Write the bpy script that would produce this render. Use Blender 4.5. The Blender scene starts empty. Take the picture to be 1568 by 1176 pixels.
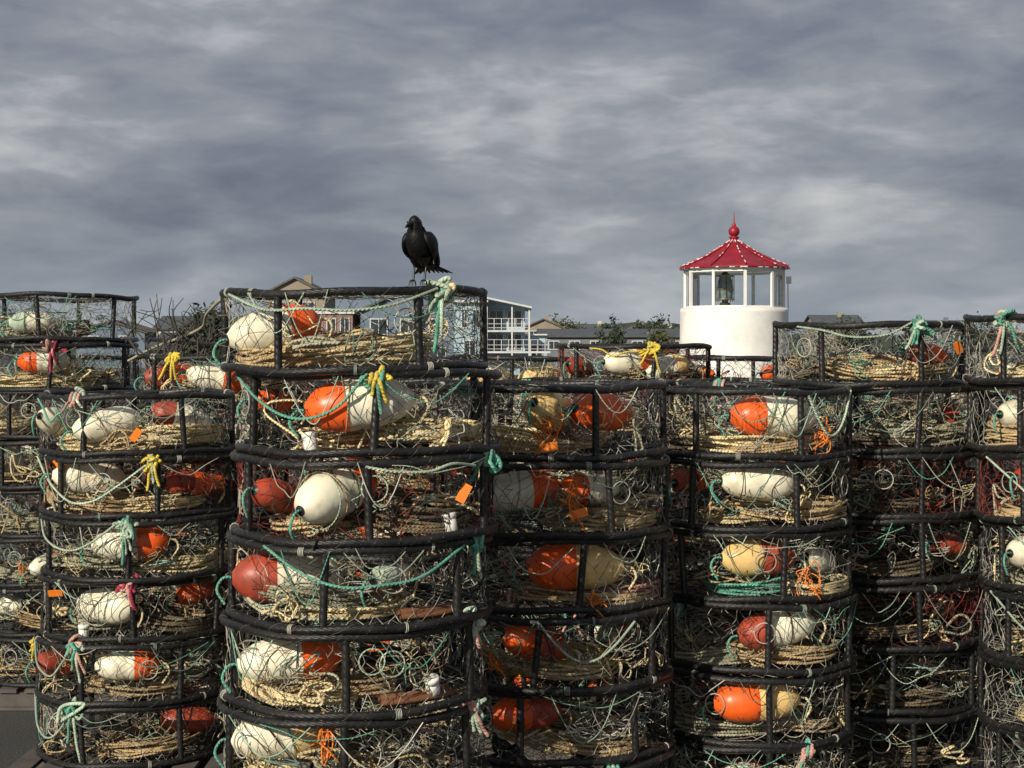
import bpy, math, numpy as np
from mathutils import Vector, Matrix
C=bpy.context
sc=C.scene
CAMZ=2.21
# ------------------------------------------------------------------ materials
MATS={}
def newmat(name):
    m=bpy.data.materials.new(name); m.use_nodes=True
    nt=m.node_tree; b=nt.nodes["Principled BSDF"]; MATS[name]=m
    return m,nt,b
def mk(name,col,rough=.6,var=.3,scale=12,bump=0.,bscale=80,metal=0.,dirt=None,dirtamt=.5,dirtscale=5,tubevar=0.,twist=None,spec=.5,sss=0):
    m,nt,b=newmat(name); N=nt.nodes; L=nt.links
    tc=N.new('ShaderNodeTexCoord')
    no=N.new('ShaderNodeTexNoise'); no.inputs['Scale'].default_value=scale; no.inputs['Detail'].default_value=6; no.inputs['Roughness'].default_value=.65
    L.new(tc.outputs['Object'],no.inputs['Vector'])
    mr=N.new('ShaderNodeMapRange'); mr.inputs['From Min'].default_value=.3; mr.inputs['From Max'].default_value=.7
    mr.inputs['To Min'].default_value=1-var; mr.inputs['To Max'].default_value=1+var
    L.new(no.outputs['Fac'],mr.inputs['Value'])
    mul=N.new('ShaderNodeVectorMath'); mul.operation='SCALE'; mul.inputs[0].default_value=col
    L.new(mr.outputs[0],mul.inputs['Scale']); out=mul.outputs[0]
    at=N.new('ShaderNodeAttribute'); at.attribute_name='tw'
    sep=N.new('ShaderNodeSeparateXYZ'); L.new(at.outputs['Vector'],sep.inputs[0])
    if tubevar>0:
        m2=N.new('ShaderNodeMapRange'); m2.inputs['To Min'].default_value=1-tubevar; m2.inputs['To Max'].default_value=1+tubevar*.7
        L.new(sep.outputs['Z'],m2.inputs['Value'])
        s2=N.new('ShaderNodeVectorMath'); s2.operation='SCALE'; L.new(out,s2.inputs[0]); L.new(m2.outputs[0],s2.inputs['Scale']); out=s2.outputs[0]
    if dirt:
        n2=N.new('ShaderNodeTexNoise'); n2.inputs['Scale'].default_value=dirtscale; n2.inputs['Detail'].default_value=9; n2.inputs['Roughness'].default_value=.7
        L.new(tc.outputs['Object'],n2.inputs['Vector'])
        r=N.new('ShaderNodeMapRange'); r.inputs['From Min'].default_value=.48; r.inputs['From Max'].default_value=.68; r.inputs['To Max'].default_value=dirtamt
        L.new(n2.outputs['Fac'],r.inputs['Value'])
        mx=N.new('ShaderNodeMix'); mx.data_type='RGBA'; L.new(r.outputs[0],mx.inputs[0]); L.new(out,mx.inputs[6]); mx.inputs[7].default_value=(*dirt,1); out=mx.outputs[2]
    L.new(out,b.inputs['Base Color'])
    b.inputs['Roughness'].default_value=rough; b.inputs['Metallic'].default_value=metal
    b.inputs['Specular IOR Level'].default_value=spec
    h=None
    if bump>0:
        n3=N.new('ShaderNodeTexNoise'); n3.inputs['Scale'].default_value=bscale; n3.inputs['Detail'].default_value=5
        L.new(tc.outputs['Object'],n3.inputs['Vector']); h=n3.outputs['Fac']
    if twist:
        fr,am=twist
        a=N.new('ShaderNodeMath'); a.operation='MULTIPLY'; a.inputs[1].default_value=fr; L.new(sep.outputs['X'],a.inputs[0])
        a2=N.new('ShaderNodeMath'); a2.operation='ADD'; L.new(a.outputs[0],a2.inputs[0])
        a3=N.new('ShaderNodeMath'); a3.operation='MULTIPLY'; a3.inputs[1].default_value=6.2832*2; L.new(sep.outputs['Y'],a3.inputs[0]); L.new(a3.outputs[0],a2.inputs[1])
        s=N.new('ShaderNodeMath'); s.operation='SINE'; L.new(a2.outputs[0],s.inputs[0])
        if h:
            ad=N.new('ShaderNodeMath'); ad.operation='ADD'; L.new(h,ad.inputs[0])
            ms=N.new('ShaderNodeMath'); ms.operation='MULTIPLY'; ms.inputs[1].default_value=am; L.new(s.outputs[0],ms.inputs[0]); L.new(ms.outputs[0],ad.inputs[1]); h=ad.outputs[0]
        else: h=s.outputs[0]
    if h:
        bp=N.new('ShaderNodeBump'); bp.inputs['Strength'].default_value=bump if bump>0 else .5; bp.inputs['Distance'].default_value=.004
        L.new(h,bp.inputs['Height']); L.new(bp.outputs[0],b.inputs['Normal'])
    return m
mk('rubber',(.011,.011,.012),.42,.5,14,.45,60,dirt=(.055,.052,.046),dirtamt=.4,dirtscale=9,twist=(230,.25),spec=.42)
mk('wire_grey',(.40,.39,.33),.42,.5,9,tubevar=.6)
mk('wire_dark',(.028,.03,.027),.5,.5,9,tubevar=.5)
mk('wire_red',(.26,.04,.025),.6,.5,9,tubevar=.5)
mk('wire_green',(.20,.31,.24),.6,.5,9,tubevar=.6)
mk('rope_cream',(.78,.64,.36),.85,.2,25,.6,200,tubevar=.3,dirt=(.34,.26,.13),dirtamt=.5,dirtscale=12,twist=(420,.6))
mk('rope_tan',(.55,.40,.21),.85,.3,25,.6,200,tubevar=.35,dirt=(.18,.125,.07),dirtamt=.5,dirtscale=12,twist=(420,.6))
mk('rope_grey',(.40,.38,.26),.85,.3,25,.6,200,tubevar=.4,dirt=(.14,.14,.09),dirtamt=.5,dirtscale=12,twist=(420,.6))
mk('rope_old_shade',(.18,.14,.085),.85,.35,25,.6,200,tubevar=.5,dirt=(.06,.05,.035),dirtamt=.6,dirtscale=12,twist=(420,.6))  # darkest rope; its colour also paints in shade on the lower tiers
mk('rope_teal',(.11,.37,.27),.8,.3,20,.6,200,tubevar=.3,dirt=(.30,.36,.28),dirtamt=.5,dirtscale=15,twist=(420,.6))
mk('rope_pale',(.43,.54,.41),.8,.3,20,.6,200,tubevar=.3,dirt=(.25,.27,.2),dirtamt=.5,dirtscale=15,twist=(420,.6))
mk('rope_yellow',(.74,.56,.06),.75,.25,20,.6,200,tubevar=.2,dirt=(.4,.36,.2),dirtamt=.4,dirtscale=15,twist=(420,.6))
mk('rope_orange',(.80,.22,.03),.7,.25,20,.5,200,tubevar=.3,twist=(420,.6))
mk('rope_pink',(.55,.30,.25),.8,.3,20,.6,200,tubevar=.3,twist=(420,.6))
mk('rope_crimson',(.38,.03,.07),.8,.3,20,.6,200,tubevar=.3,twist=(420,.6))
mk('buoy_white',(.84,.79,.61),.42,.10,6,.3,40,dirt=(.40,.34,.20),dirtamt=.7,dirtscale=11)
mk('buoy_yellow',(.80,.55,.22),.42,.15,6,.3,40,dirt=(.48,.30,.1),dirtamt=.7,dirtscale=11)
mk('buoy_orange',(.90,.125,.015),.38,.15,6,.3,40,dirt=(.48,.09,.03),dirtamt=.7,dirtscale=12)
mk('buoy_red',(.40,.06,.03),.45,.3,6,.35,40,dirt=(.14,.05,.03),dirtamt=.8,dirtscale=11)
mk('white_plastic',(.74,.74,.68),.45,.1,8,dirt=(.4,.38,.3),dirtamt=.4)
mk('tag_orange',(.85,.22,.02),.5,.1,8)
mk('rust',(.22,.09,.04),.8,.4,10,.6,50,dirt=(.07,.04,.025),dirtamt=.7)
mk('wood',(.09,.08,.07),.85,.35,6,.5,30,dirt=(.05,.045,.04),dirtamt=.6)
mk('white_paint',(.80,.79,.75),.6,.05,2,.8,12,dirt=(.55,.52,.45),dirtamt=.5,dirtscale=1.8)
mk('red_paint',(.27,.008,.022),.45,.25,3,.3,20,dirt=(.13,.01,.015),dirtamt=.7,dirtscale=2.8)
mk('dark_metal',(.03,.03,.03),.4,.2,5)
mk('lens_glass',(.16,.20,.20),.12,.3,5,spec=.9)
mk('brass',(.30,.24,.12),.4,.2,5,metal=.6)
mk('slate_wall',(.12,.165,.22),.8,.15,1.5,.3,6)
mk('blue_wall',(.33,.45,.53),.8,.10,1.2,.3,6)
mk('cream_wall',(.50,.47,.38),.8,.1,1.2)
mk('tan_wall',(.26,.22,.17),.8,.15,1.2)
mk('grey_wall',(.15,.165,.175),.8,.15,1.2)
mk('roof_brown',(.12,.10,.085),.9,.25,3)
mk('roof_grey',(.075,.085,.095),.8,.3,1.5)
mk('trim_white',(.72,.72,.69),.6,.08,2)
mk('trim_house',(.55,.56,.56),.6,.15,1)
mk('window_dark',(.03,.04,.05),.12,.3,.6,spec=.8)
mk('bark',(.07,.055,.045),.9,.3,6)
mk('twig',(.05,.045,.04),.8,.3,6)
mk('leaf_dark',(.045,.06,.035),.8,.5,1.2,tubevar=.5)
mk('leaf_olive',(.09,.10,.04),.8,.5,1.2,tubevar=.5)
m,nt,b=newmat('brick'); bt=nt.nodes.new('ShaderNodeTexBrick'); tc=nt.nodes.new('ShaderNodeTexCoord')
mp=nt.nodes.new('ShaderNodeMapping'); mp.inputs['Rotation'].default_value=(math.radians(90),0,0)
nt.links.new(tc.outputs['Object'],mp.inputs[0]); nt.links.new(mp.outputs[0],bt.inputs['Vector'])
bt.inputs['Scale'].default_value=2.2; bt.inputs['Color1'].default_value=(.26,.13,.10,1); bt.inputs['Color2'].default_value=(.20,.09,.07,1); bt.inputs['Mortar'].default_value=(.36,.34,.32,1)
nt.links.new(bt.outputs['Color'],b.inputs['Base Color']); b.inputs['Roughness'].default_value=.9
m,nt,b=newmat('pane_glass'); nt.nodes.remove(b)
o=nt.nodes['Material Output']; tr=nt.nodes.new('ShaderNodeBsdfTransparent'); gl=nt.nodes.new('ShaderNodeBsdfGlossy'); gl.inputs['Roughness'].default_value=.03
tr.inputs[0].default_value=(.95,.97,.97,1)
fr=nt.nodes.new('ShaderNodeFresnel'); fr.inputs[0].default_value=1.35; mx=nt.nodes.new('ShaderNodeMixShader')
nt.links.new(fr.outputs[0],mx.inputs[0]); nt.links.new(tr.outputs[0],mx.inputs[1]); nt.links.new(gl.outputs[0],mx.inputs[2]); nt.links.new(mx.outputs[0],o.inputs[0])
mk('feather',(.0035,.0035,.0045),.5,.5,60,.6,140,tubevar=.4,spec=.28)
mk('beak',(.006,.006,.007),.35,.2,60,spec=.4)
m,nt,b=newmat('asphalt'); tc=nt.nodes.new('ShaderNodeTexCoord')
n1=nt.nodes.new('ShaderNodeTexNoise'); n1.inputs['Scale'].default_value=.6; n1.inputs['Detail'].default_value=8
n2=nt.nodes.new('ShaderNodeTexNoise'); n2.inputs['Scale'].default_value=60; n2.inputs['Detail'].default_value=4
for n in (n1,n2): nt.links.new(tc.outputs['Object'],n.inputs['Vector'])
ad=nt.nodes.new('ShaderNodeMath'); ad.operation='ADD'; nt.links.new(n1.outputs[0],ad.inputs[0]); nt.links.new(n2.outputs[0],ad.inputs[1])
cr=nt.nodes.new('ShaderNodeMapRange'); cr.inputs['From Min'].default_value=.7; cr.inputs['From Max'].default_value=1.4; cr.inputs['To Min'].default_value=.03; cr.inputs['To Max'].default_value=.085
nt.links.new(ad.outputs[0],cr.inputs[0]); nt.links.new(cr.outputs[0],b.inputs['Base Color']); b.inputs['Roughness'].default_value=.85
bp=nt.nodes.new('ShaderNodeBump'); bp.inputs['Distance'].default_value=.01; bp.inputs['Strength'].default_value=.6; nt.links.new(n2.outputs[0],bp.inputs['Height']); nt.links.new(bp.outputs[0],b.inputs['Normal'])

# ------------------------------------------------------------------ mesh builder
class MB:
    def __init__(s): s.v=[];s.q=[];s.a=[];s.m=[];s.n=0;s.names=[];s.flat=[]
    def mi(s,n):
        if n not in s.names: s.names.append(n)
        return s.names.index(n)
    def add(s,V,F,mat,A=None,flat=False):
        V=np.asarray(V,float); F=np.asarray(F,int)
        if len(F)==0: return
        if F.shape[1]==3: F=np.concatenate([F,-np.ones((len(F),1),int)-s.n],1)
        if A is None: A=np.zeros((len(V),3)); A[:,2]=.5
        s.v.append(V); s.q.append(F+s.n); s.a.append(A); s.n+=len(V)
        s.m.append(np.full(len(F),s.mi(mat))); s.flat.append(np.full(len(F),flat))
    def mesh(s,name):
        me=bpy.data.meshes.new(name)
        V=np.concatenate(s.v); Q=np.concatenate(s.q); A=np.concatenate(s.a); M=np.concatenate(s.m); FL=np.concatenate(s.flat)
        tot=np.where(Q[:,3]<0,3,4); loops=Q.reshape(-1); loops=loops[loops>=0]
        st=np.concatenate([[0],np.cumsum(tot)[:-1]])
        me.vertices.add(len(V)); me.vertices.foreach_set('co',V.astype(np.float32).ravel())
        me.loops.add(len(loops)); me.loops.foreach_set('vertex_index',loops.astype(np.int32))
        me.polygons.add(len(Q)); me.polygons.foreach_set('loop_start',st.astype(np.int32))
        for n in s.names: me.materials.append(MATS[n])
        me.polygons.foreach_set('material_index',M.astype(np.int32))
        me.update(calc_edges=True)
        me.polygons.foreach_set('use_smooth',~FL)
        at=me.attributes.new('tw','FLOAT_VECTOR','POINT'); at.data.foreach_set('vector',A.astype(np.float32).ravel())
        return me
    def obj(s,name,parent=None,loc=(0,0,0)):
        o=bpy.data.objects.new(name,s.mesh(name)); sc.collection.objects.link(o); o.location=loc
        if parent: o.parent=parent
        return o
def nrm(a): return a/np.maximum(np.linalg.norm(a,axis=-1,keepdims=True),1e-9)
REF=nrm(np.array([.37,.21,.905]))
def tube(mb,P,r,k,mat,closed=False,ref=None,rnd=.5,taper=False):
    P=np.asarray(P,float); n=len(P); r=np.broadcast_to(np.asarray(r,float),(n,)).copy()
    if taper: r[0]*=.3; r[-1]*=.3
    T=nrm(np.roll(P,-1,0)-np.roll(P,1,0)) if closed else nrm(np.gradient(P,axis=0))
    R=REF if ref is None else np.asarray(ref,float)
    A=nrm(np.cross(T,R)); B=np.cross(T,A)
    th=np.arange(k)/k*2*np.pi
    V=P[:,None]+r[:,None,None]*(np.cos(th)[None,:,None]*A[:,None]+np.sin(th)[None,:,None]*B[:,None])
    d=np.concatenate([[0],np.cumsum(np.linalg.norm(np.diff(P,axis=0),axis=1))])
    at=np.stack([np.repeat(d,k),np.tile(np.arange(k)/k,n),np.full(n*k,rnd)],1)
    i=np.arange(n if closed else n-1)[:,None]; j=np.arange(k)[None]
    i2=(i+1)%n; j2=(j+1)%k
    F=np.stack([i*k+j,i*k+j2,i2*k+j2,i2*k+j],-1).reshape(-1,4)
    mb.add(V.reshape(-1,3),F,mat,at)
def segs(mb,P0,P1,r,mat,rg,k=3):
    P0=np.asarray(P0,float);P1=np.asarray(P1,float); n=len(P0)
    if n==0: return
    T=nrm(P1-P0); A=nrm(np.cross(T,REF)); B=np.cross(T,A); th=np.arange(k)/k*2*np.pi
    off=r*(np.cos(th)[None,:,None]*A[:,None]+np.sin(th)[None,:,None]*B[:,None])
    V=np.concatenate([P0[:,None]+off,P1[:,None]+off],1)
    b=(np.arange(n)*2*k)[:,None]; j=np.arange(k)[None]; j2=(j+1)%k
    F=np.stack([b+j,b+j2,b+k+j2,b+k+j],-1).reshape(-1,4)
    at=np.zeros((n*2*k,3)); at[:,2]=np.repeat(rg.random(n),2*k)
    mb.add(V.reshape(-1,3),F,mat,at)
def nsegs(mb,P0,P1,r,mat,rg,dark=.45):
    k=(np.sin(P0[:,0]*9+mb.n%7)+np.sin(P0[:,2]*17+P0[:,1]*8)+rg.normal(size=len(P0))*.8)<(dark-.5)*3
    segs(mb,P0[k],P1[k],r,'wire_dark',rg); segs(mb,P0[~k],P1[~k],r,mat,rg)
def revolve(mb,prof,c,axis,k,mats,flat=False):
    axis=nrm(np.asarray(axis,float)); ref=np.array([0,0,1.]) if abs(axis[2])<.9 else np.array([1.,0,0])
    A=nrm(np.cross(axis,ref)); B=np.cross(axis,A); th=np.arange(k)/k*2*np.pi
    pr=np.asarray(prof,float); n=len(pr)
    V=np.asarray(c,float)+pr[:,0][:,None,None]*axis+pr[:,1][:,None,None]*(np.cos(th)[None,:,None]*A+np.sin(th)[None,:,None]*B)
    V=V.reshape(-1,3); j=np.arange(k);j2=(j+1)%k
    if isinstance(mats,str): mb_=[mats]*(n-1)
    else: mb_=mats
    i=0
    while i<n-1:
        e=i
        while e+1<n-1 and mb_[e+1]==mb_[i]: e+=1
        W=V[i*k:(e+2)*k]; ii=np.arange(e-i+1)[:,None]
        F=np.stack([ii*k+j,ii*k+j2,(ii+1)*k+j2,(ii+1)*k+j],-1).reshape(-1,4)
        mb.add(W,F,mb_[i],flat=flat); i=e+1
def box(mb,c,s,mat,rz=0,tilt=None):
    c=np.asarray(c,float); h=np.asarray(s,float)/2
    V=np.array([[x,y,z] for x in(-1,1) for y in(-1,1) for z in(-1,1)])*h
    R=np.array(Matrix.Rotation(rz,3,'Z'))
    if tilt is not None: R=R@np.array(Matrix.Rotation(tilt[0],3,'X'))@np.array(Matrix.Rotation(tilt[1],3,'Y'))
    F=[[0,1,3,2],[4,6,7,5],[0,4,5,1],[2,3,7,6],[0,2,6,4],[1,5,7,3]]
    mb.add(V@R.T+c,F,mat,flat=True)
def spline(P,n):
    P=np.asarray(P,float); P=np.concatenate([[2*P[0]-P[1]],P,[2*P[-1]-P[-2]]]); out=[]
    m=len(P)-3
    for i in range(m):
        t=np.linspace(0,1,max(2,n//m),endpoint=(i==m-1))[:,None]
        a,b_,c_,d_=P[i:i+4]
        out.append(.5*((2*b_)+(-a+c_)*t+(2*a-5*b_+4*c_-d_)*t*t+(-a+3*b_-3*c_+d_)*t**3))
    return np.concatenate(out)
def wob(rg,t,dims,H=3):
    P=np.zeros((len(t),3))
    for a in range(3):
        for h in range(1,H+1): P[:,a]+=rg.normal()*np.sin(h*t+rg.random()*6.3)/h**.8
    return P*np.asarray(dims)*.6

# ------------------------------------------------------------------ crab pot parts
def pot_frame(mb,R,h,rg,net,a0):
    th=np.linspace(0,2*np.pi,144,endpoint=False); rt=.0152
    ph=rg.random()*6.3
    def ringp(t,z): 
        rr=(R-rt)*(1+.010*np.sin(2*t+ph)); return np.stack([rr*np.cos(t),rr*np.sin(t),z+.005*np.sin(3*t+ph)+.003*np.sin(7*t)],1)
    for z in (rt,h-rt):
        rad=rt*(1+.07*(rg.random(144)-.3))
        tube(mb,ringp(th,z),rad,10,'rubber',True,ref=(0,0,1),rnd=rg.random())
        nt_=int(40+rg.integers(20)); t=np.linspace(0,2*np.pi,nt_*7,endpoint=False); base=ringp(t,z)
        ang=nt_*t+2.5*np.sin(5*t+rg.random()*6)+1.6*np.sin(11*t+rg.random()*6); o=rt+.0005
        rad_=np.stack([np.cos(t),np.sin(t),0*t],1)
        P=base+o*(np.cos(ang)[:,None]*rad_+np.sin(ang)[:,None]*np.array([0,0,1.]))
        tube(mb,P,.0009,3,net,True,rnd=.0)
        for _ in range(3):
            tt=rg.random()*6.3
            for q in range(int(rg.integers(2,5))):
                c=ringp(np.array([tt+q*.012]),z)[0]; rd=np.array([math.cos(tt),math.sin(tt),0]); a=np.linspace(0,2*np.pi,12,endpoint=False)
                tube(mb,c+(rt+.002)*(np.cos(a)[:,None]*rd+np.sin(a)[:,None]*np.array([0,0,1.])),.0022,4,['wire_green','wire_grey','wire_grey'][rg.integers(3)],True)
    npst=6
    for i in range(npst):
        t=a0+i*2*np.pi/npst+rg.normal()*.02
        lean=rg.normal()*.014
        zz=np.linspace(rt,h-rt,14); rr=(R-rt)*(1+.010*np.sin(2*t+ph))-.001
        P=np.stack([rr*np.cos(t+lean*(zz-.15)*6),rr*np.sin(t+lean*(zz-.15)*6),zz],1)
        rad=.0140*(1+.08*rg.random(14)); tube(mb,P,rad,8,'rubber',ref=(1,0,0),rnd=rg.random())
    for z in (rt,h-rt):
        for k in range(2):
            off=(-.16,.16)[k]; L=math.sqrt((R-.02)**2-off**2)
            ca,sa=math.cos(a0),math.sin(a0)
            xs=np.linspace(-L,L,16); P=np.stack([xs*ca-off*sa,xs*sa+off*ca,0*xs+z-.004],1)
            tube(mb,P,.009,6,'rubber',ref=(0,0,1))
def pot_net(mb,R,h,rg,net):
    R2=R-.018; nc=int(44); nr=7
    zs=np.linspace(.02,h-.02,nr)
    i=np.arange(nc)
    nodes=np.zeros((nr,nc,3)); ph=rg.random(4)*6.3
    for r in range(nr):
        t=(i+.5*(r%2))*2*np.pi/nc+rg.normal(size=nc)*.028+.035*np.sin(4*i*2*np.pi/nc+ph[3]+r)
        edge=1 if 0<r<nr-1 else 0
        rr=R2-edge*(.008+.016*(np.sin(3*t+ph[0])+np.sin(5*t+ph[1]))*.5+rg.random(nc)*.012)
        nodes[r]=np.stack([rr*np.cos(t),rr*np.sin(t),zs[r]+edge*rg.normal(size=nc)*.007+edge*.012*np.sin(4*t+ph[2])],1)
    P0=[];P1=[]
    for r in range(nr-1):
        a=nodes[r]; b=nodes[r+1]; c=np.roll(b,1 if r%2==0 else -1,0)
        P0+= [a,a]; P1+=[b,c]
    P0=np.concatenate(P0);P1=np.concatenate(P1); keep=rg.random(len(P0))>.05
    P0=P0[keep];P1=P1[keep]
    mid=(P0+P1)/2+rg.normal(size=P0.shape)*.0036
    A=np.concatenate([P0,mid]);B=np.concatenate([mid,P1])
    nsegs(mb,A,B,.0012,net,rg,.46)
    for z0,sag in ((h-.018,-.018),(.02,.0)):
        g=.056; n=int(R2/g)+1; ii,jj=np.meshgrid(np.arange(-n,n+1),np.arange(-n*1,n+1),indexing='ij')
        X=ii*g+(jj%2)*g/2; Y=jj*g*.9
        X=X+rg.normal(size=X.shape)*.005; Y=Y+rg.normal(size=X.shape)*.005
        rr=np.hypot(X,Y); Z=z0+sag*(1-(rr/R2)**2)+rg.normal(size=X.shape)*.003
        N=np.stack([X,Y,Z],-1); P0=[];P1=[]
        for j in range(N.shape[1]-1):
            a=N[:,j]; b=N[:,j+1]; par=(j-n)%2
            P0.append(a);P1.append(b)
            if par==0: P0.append(a[1:]);P1.append(b[:-1])
            else: P0.append(a[:-1]);P1.append(b[1:])
        P0=np.concatenate(P0);P1=np.concatenate(P1)
        ok=(np.hypot(P0[:,0],P0[:,1])<R2)&(np.hypot(P1[:,0],P1[:,1])<R2)
        nsegs(mb,P0[ok],P1[ok],.0011,net,rg,.6)
    a0=rg.random()*6.3
    for s in range(2):
        a=a0+s*np.pi; d=np.array([math.cos(a),math.sin(a),0]); w=np.array([-d[1],d[0],0]); m=16; t=np.linspace(0,2*np.pi,m,endpoint=False)
        rings=[]
        for q in np.linspace(0,1,6):
            c=d*(R2*.97-q*.27)+np.array([0,0,h*.5+.02*q]); ww=.19*(1-q)+.10*q; hh=(h*.46)*(1-q)+.045*q
            rings.append(c+np.cos(t+q*.5)[:,None]*w*ww+np.sin(t+q*.5)[:,None]*np.array([0,0,hh])+rg.normal(size=(m,3))*.004)
        for q in range(5):
            nsegs(mb,rings[q],rings[q+1],.0012,net,rg); nsegs(mb,rings[q],np.roll(rings[q+1],1,0),.0012,net,rg)
        tube(mb,rings[5],.0035,5,'wire_grey',True,rnd=.1)
def coil(mb,c,rx,ry,loops,mat,rg,hz=.07,r=.0058,yaw=0):
    n=loops*24; t=np.linspace(0,loops*2*np.pi,n)
    a=1+.10*np.sin(t*1.037+rg.random()*6)+.08*np.sin(t*.31+rg.random()*6)+.03*np.sin(t*2.13)
    z=c[2]+hz*(.5+.32*np.sin(t*.171+rg.random()*6)+.25*np.sin(t*1.09+rg.random()*6)+.08*np.sin(t*3.1))
    x=rx*a*np.cos(t)+.02*np.sin(t*.23+rg.random()*6); y=ry*a*np.sin(t)+.02*np.sin(t*.19)
    P=np.stack([c[0]+x*math.cos(yaw)-y*math.sin(yaw),c[1]+x*math.sin(yaw)+y*math.cos(yaw),z+.12*(x*math.sin(yaw*3))],1)
    rr=np.hypot(P[:,0],P[:,1]); f=np.minimum(1,.452/np.maximum(rr,1e-6)); P[:,0]*=f; P[:,1]*=f
    P[:,2]=np.maximum(P[:,2],.03)
    step=24*2
    for s in range(0,n-1,step):
        tube(mb,P[s:s+step+1],r,5,mat,rnd=rg.random())
def scribble(mb,rg,R,h,cnt,mats,r=.0028,front=True,sz=.07,zr=(.25,.75)):
    for _ in range(cnt):
        a=rg.uniform(-np.pi,0) if front else rg.random()*6.3
        rad=R*rg.uniform(.6,.95); c=np.array([rad*math.cos(a),rad*math.sin(a),h*rg.uniform(*zr)])
        t=np.linspace(0,2*np.pi,50,endpoint=False)
        s=sz*rg.uniform(.5,1.4)
        w=wob(rg,t,(s,s*.5,s*.75),4)
        P=c+w
        rr=np.hypot(P[:,0],P[:,1]); f=np.minimum(1,(R-.03)/np.maximum(rr,1e-6)); P[:,0]*=f;P[:,1]*=f; P[:,2]=np.clip(P[:,2],.02,h-.03)
        tube(mb,P,r*rg.uniform(.5,1.35),4,mats[rg.integers(len(mats))],True,rnd=rg.random())
def buoy(mb,c,yaw,tilt,mL,mR,L=.28,R=.082,rg=None):
    ax=np.array([math.cos(yaw)*math.cos(tilt),math.sin(yaw)*math.cos(tilt),math.sin(tilt)])
    # bullet float: blunt shoulder, tapering nose
    u=np.linspace(-1,1,27); rad=R*np.power(np.clip(1-np.abs(u)**3.0,0,1),.55)*(1-.07*u*(1 if mL!='buoy_white' else -1))
    rad=np.maximum(rad,.020); rad[12:15]*=[.985,.955,.985]; rad[6]*=.98; rad[20]*=.98
    prof=[(-L/2-.004,.010)]+list(zip(u*L/2,rad))+[(L/2+.004,.010)]
    k=14
    if mL=='buoy_white' and mR!='buoy_white': k=17
    if mR=='buoy_white' and mL!='buoy_white': k=11
    mats=[mL if i<k else mR for i in range(len(prof)-1)]
    mats[0]='rubber';mats[-1]='rubber'
    revolve(mb,prof,c,ax,22,mats)
    c=np.asarray(c,float)
    for s in(-1,1):
        e=c+ax*s*L/2; P=spline([e-ax*s*.02,e+ax*s*.03,e+ax*s*.05+np.array([0,-.02,-.04]),e+np.array([s*.02,-.03,-.09])],16)
        tube(mb,P,.0055,5,'rope_teal' if s<0 else 'rope_cream',rnd=.5)
    if rg is not None:
        ref=np.array([0,0,1.]); A=nrm(np.cross(ax,ref)); B=np.cross(ax,A); a=np.linspace(0,2*np.pi,30,endpoint=False)
        for _ in range(int(rg.integers(1,4))):
            off=rg.uniform(-.3,.3)*L; rr=R*1.06; sk=rg.normal()*.35
            P=c+ax*(off+sk*rr*np.sin(a))[:,None]+rr*(np.cos(a)[:,None]*A+np.sin(a)[:,None]*B)
            tube(mb,P,.0024,4,['rope_tan','wire_dark','rope_pale','wire_dark'][rg.integers(4)],True)
def knot(mb,p,size,mats,rg,r=.0086,tails=2,tl=.12):
    p=np.asarray(p,float); size=size*1.1
    for i,mt in enumerate(mats):
        t=np.linspace(0,2*np.pi,90,endpoint=False)
        P=p+wob(rg,t,np.array([.55,.35,.5])*size,3)+rg.normal(size=3)*size*.2
        tube(mb,P,r*rg.uniform(.85,1.1),7,mt,True,rnd=rg.random())
        q=wob(rg,t,np.array([.5,.3,.4])*size,2)+p
        tube(mb,q,r,7,mt,True,rnd=rg.random())
    for i in range(3):
        t=np.linspace(0,2*np.pi,24,endpoint=False); x=(i-1)*r*2.1
        P=p+np.stack([x+.004*np.sin(t),.03*np.cos(t)+.012,.028*np.sin(t)-.005],1)
        tube(mb,P,r,7,mats[i%len(mats)],True,rnd=rg.random())
    for i in range(tails):
        l=tl*rg.uniform(.6,1.2); dx=rg.normal()*.035
        P=spline([p,p+[dx*.6,-.03,-l*.35],p+[dx,-.018+rg.normal()*.006,-l*.75],p+[dx*1.4,-.015,-l]],22)
        tube(mb,P,r*.85,6,mats[i%len(mats)],rnd=rg.random(),taper=True)
def escape_ring(mb,R,a,z,r=.055,mat='rope_pale'):
    c=np.array([(R-.012)*math.cos(a),(R-.012)*math.sin(a),z]); w=np.array([-math.sin(a),math.cos(a),0]); t=np.linspace(0,2*np.pi,28,endpoint=False)
    tube(mb,c+r*np.cos(t)[:,None]*w+r*np.sin(t)[:,None]*np.array([0,0,1.]),.0028,6,mat,True)
def jar(mb,c,rg):
    ax=nrm(np.array([rg.normal()*.3,rg.normal()*.2,1]))
    revolve(mb,[(-.03,.001),(-.03,.022),(-.027,.025),(.014,.025),(.016,.021),(.018,.028),(.034,.028),(.036,.026),(.036,.001)],c,ax,14,'white_plastic')
def swag(mb,R,h,x0,x1,sag,mt,rg,r=.0055):
    xs=np.linspace(x0,x1,6); s=np.sin(np.linspace(0,np.pi,6))
    P=np.stack([xs,-np.sqrt(np.maximum(.001,R*R-xs**2))-.008,h-.02-s*sag+rg.normal(size=6)*.008],1)
    tube(mb,spline(P,50),r,6,mt,rnd=rg.random())

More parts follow.
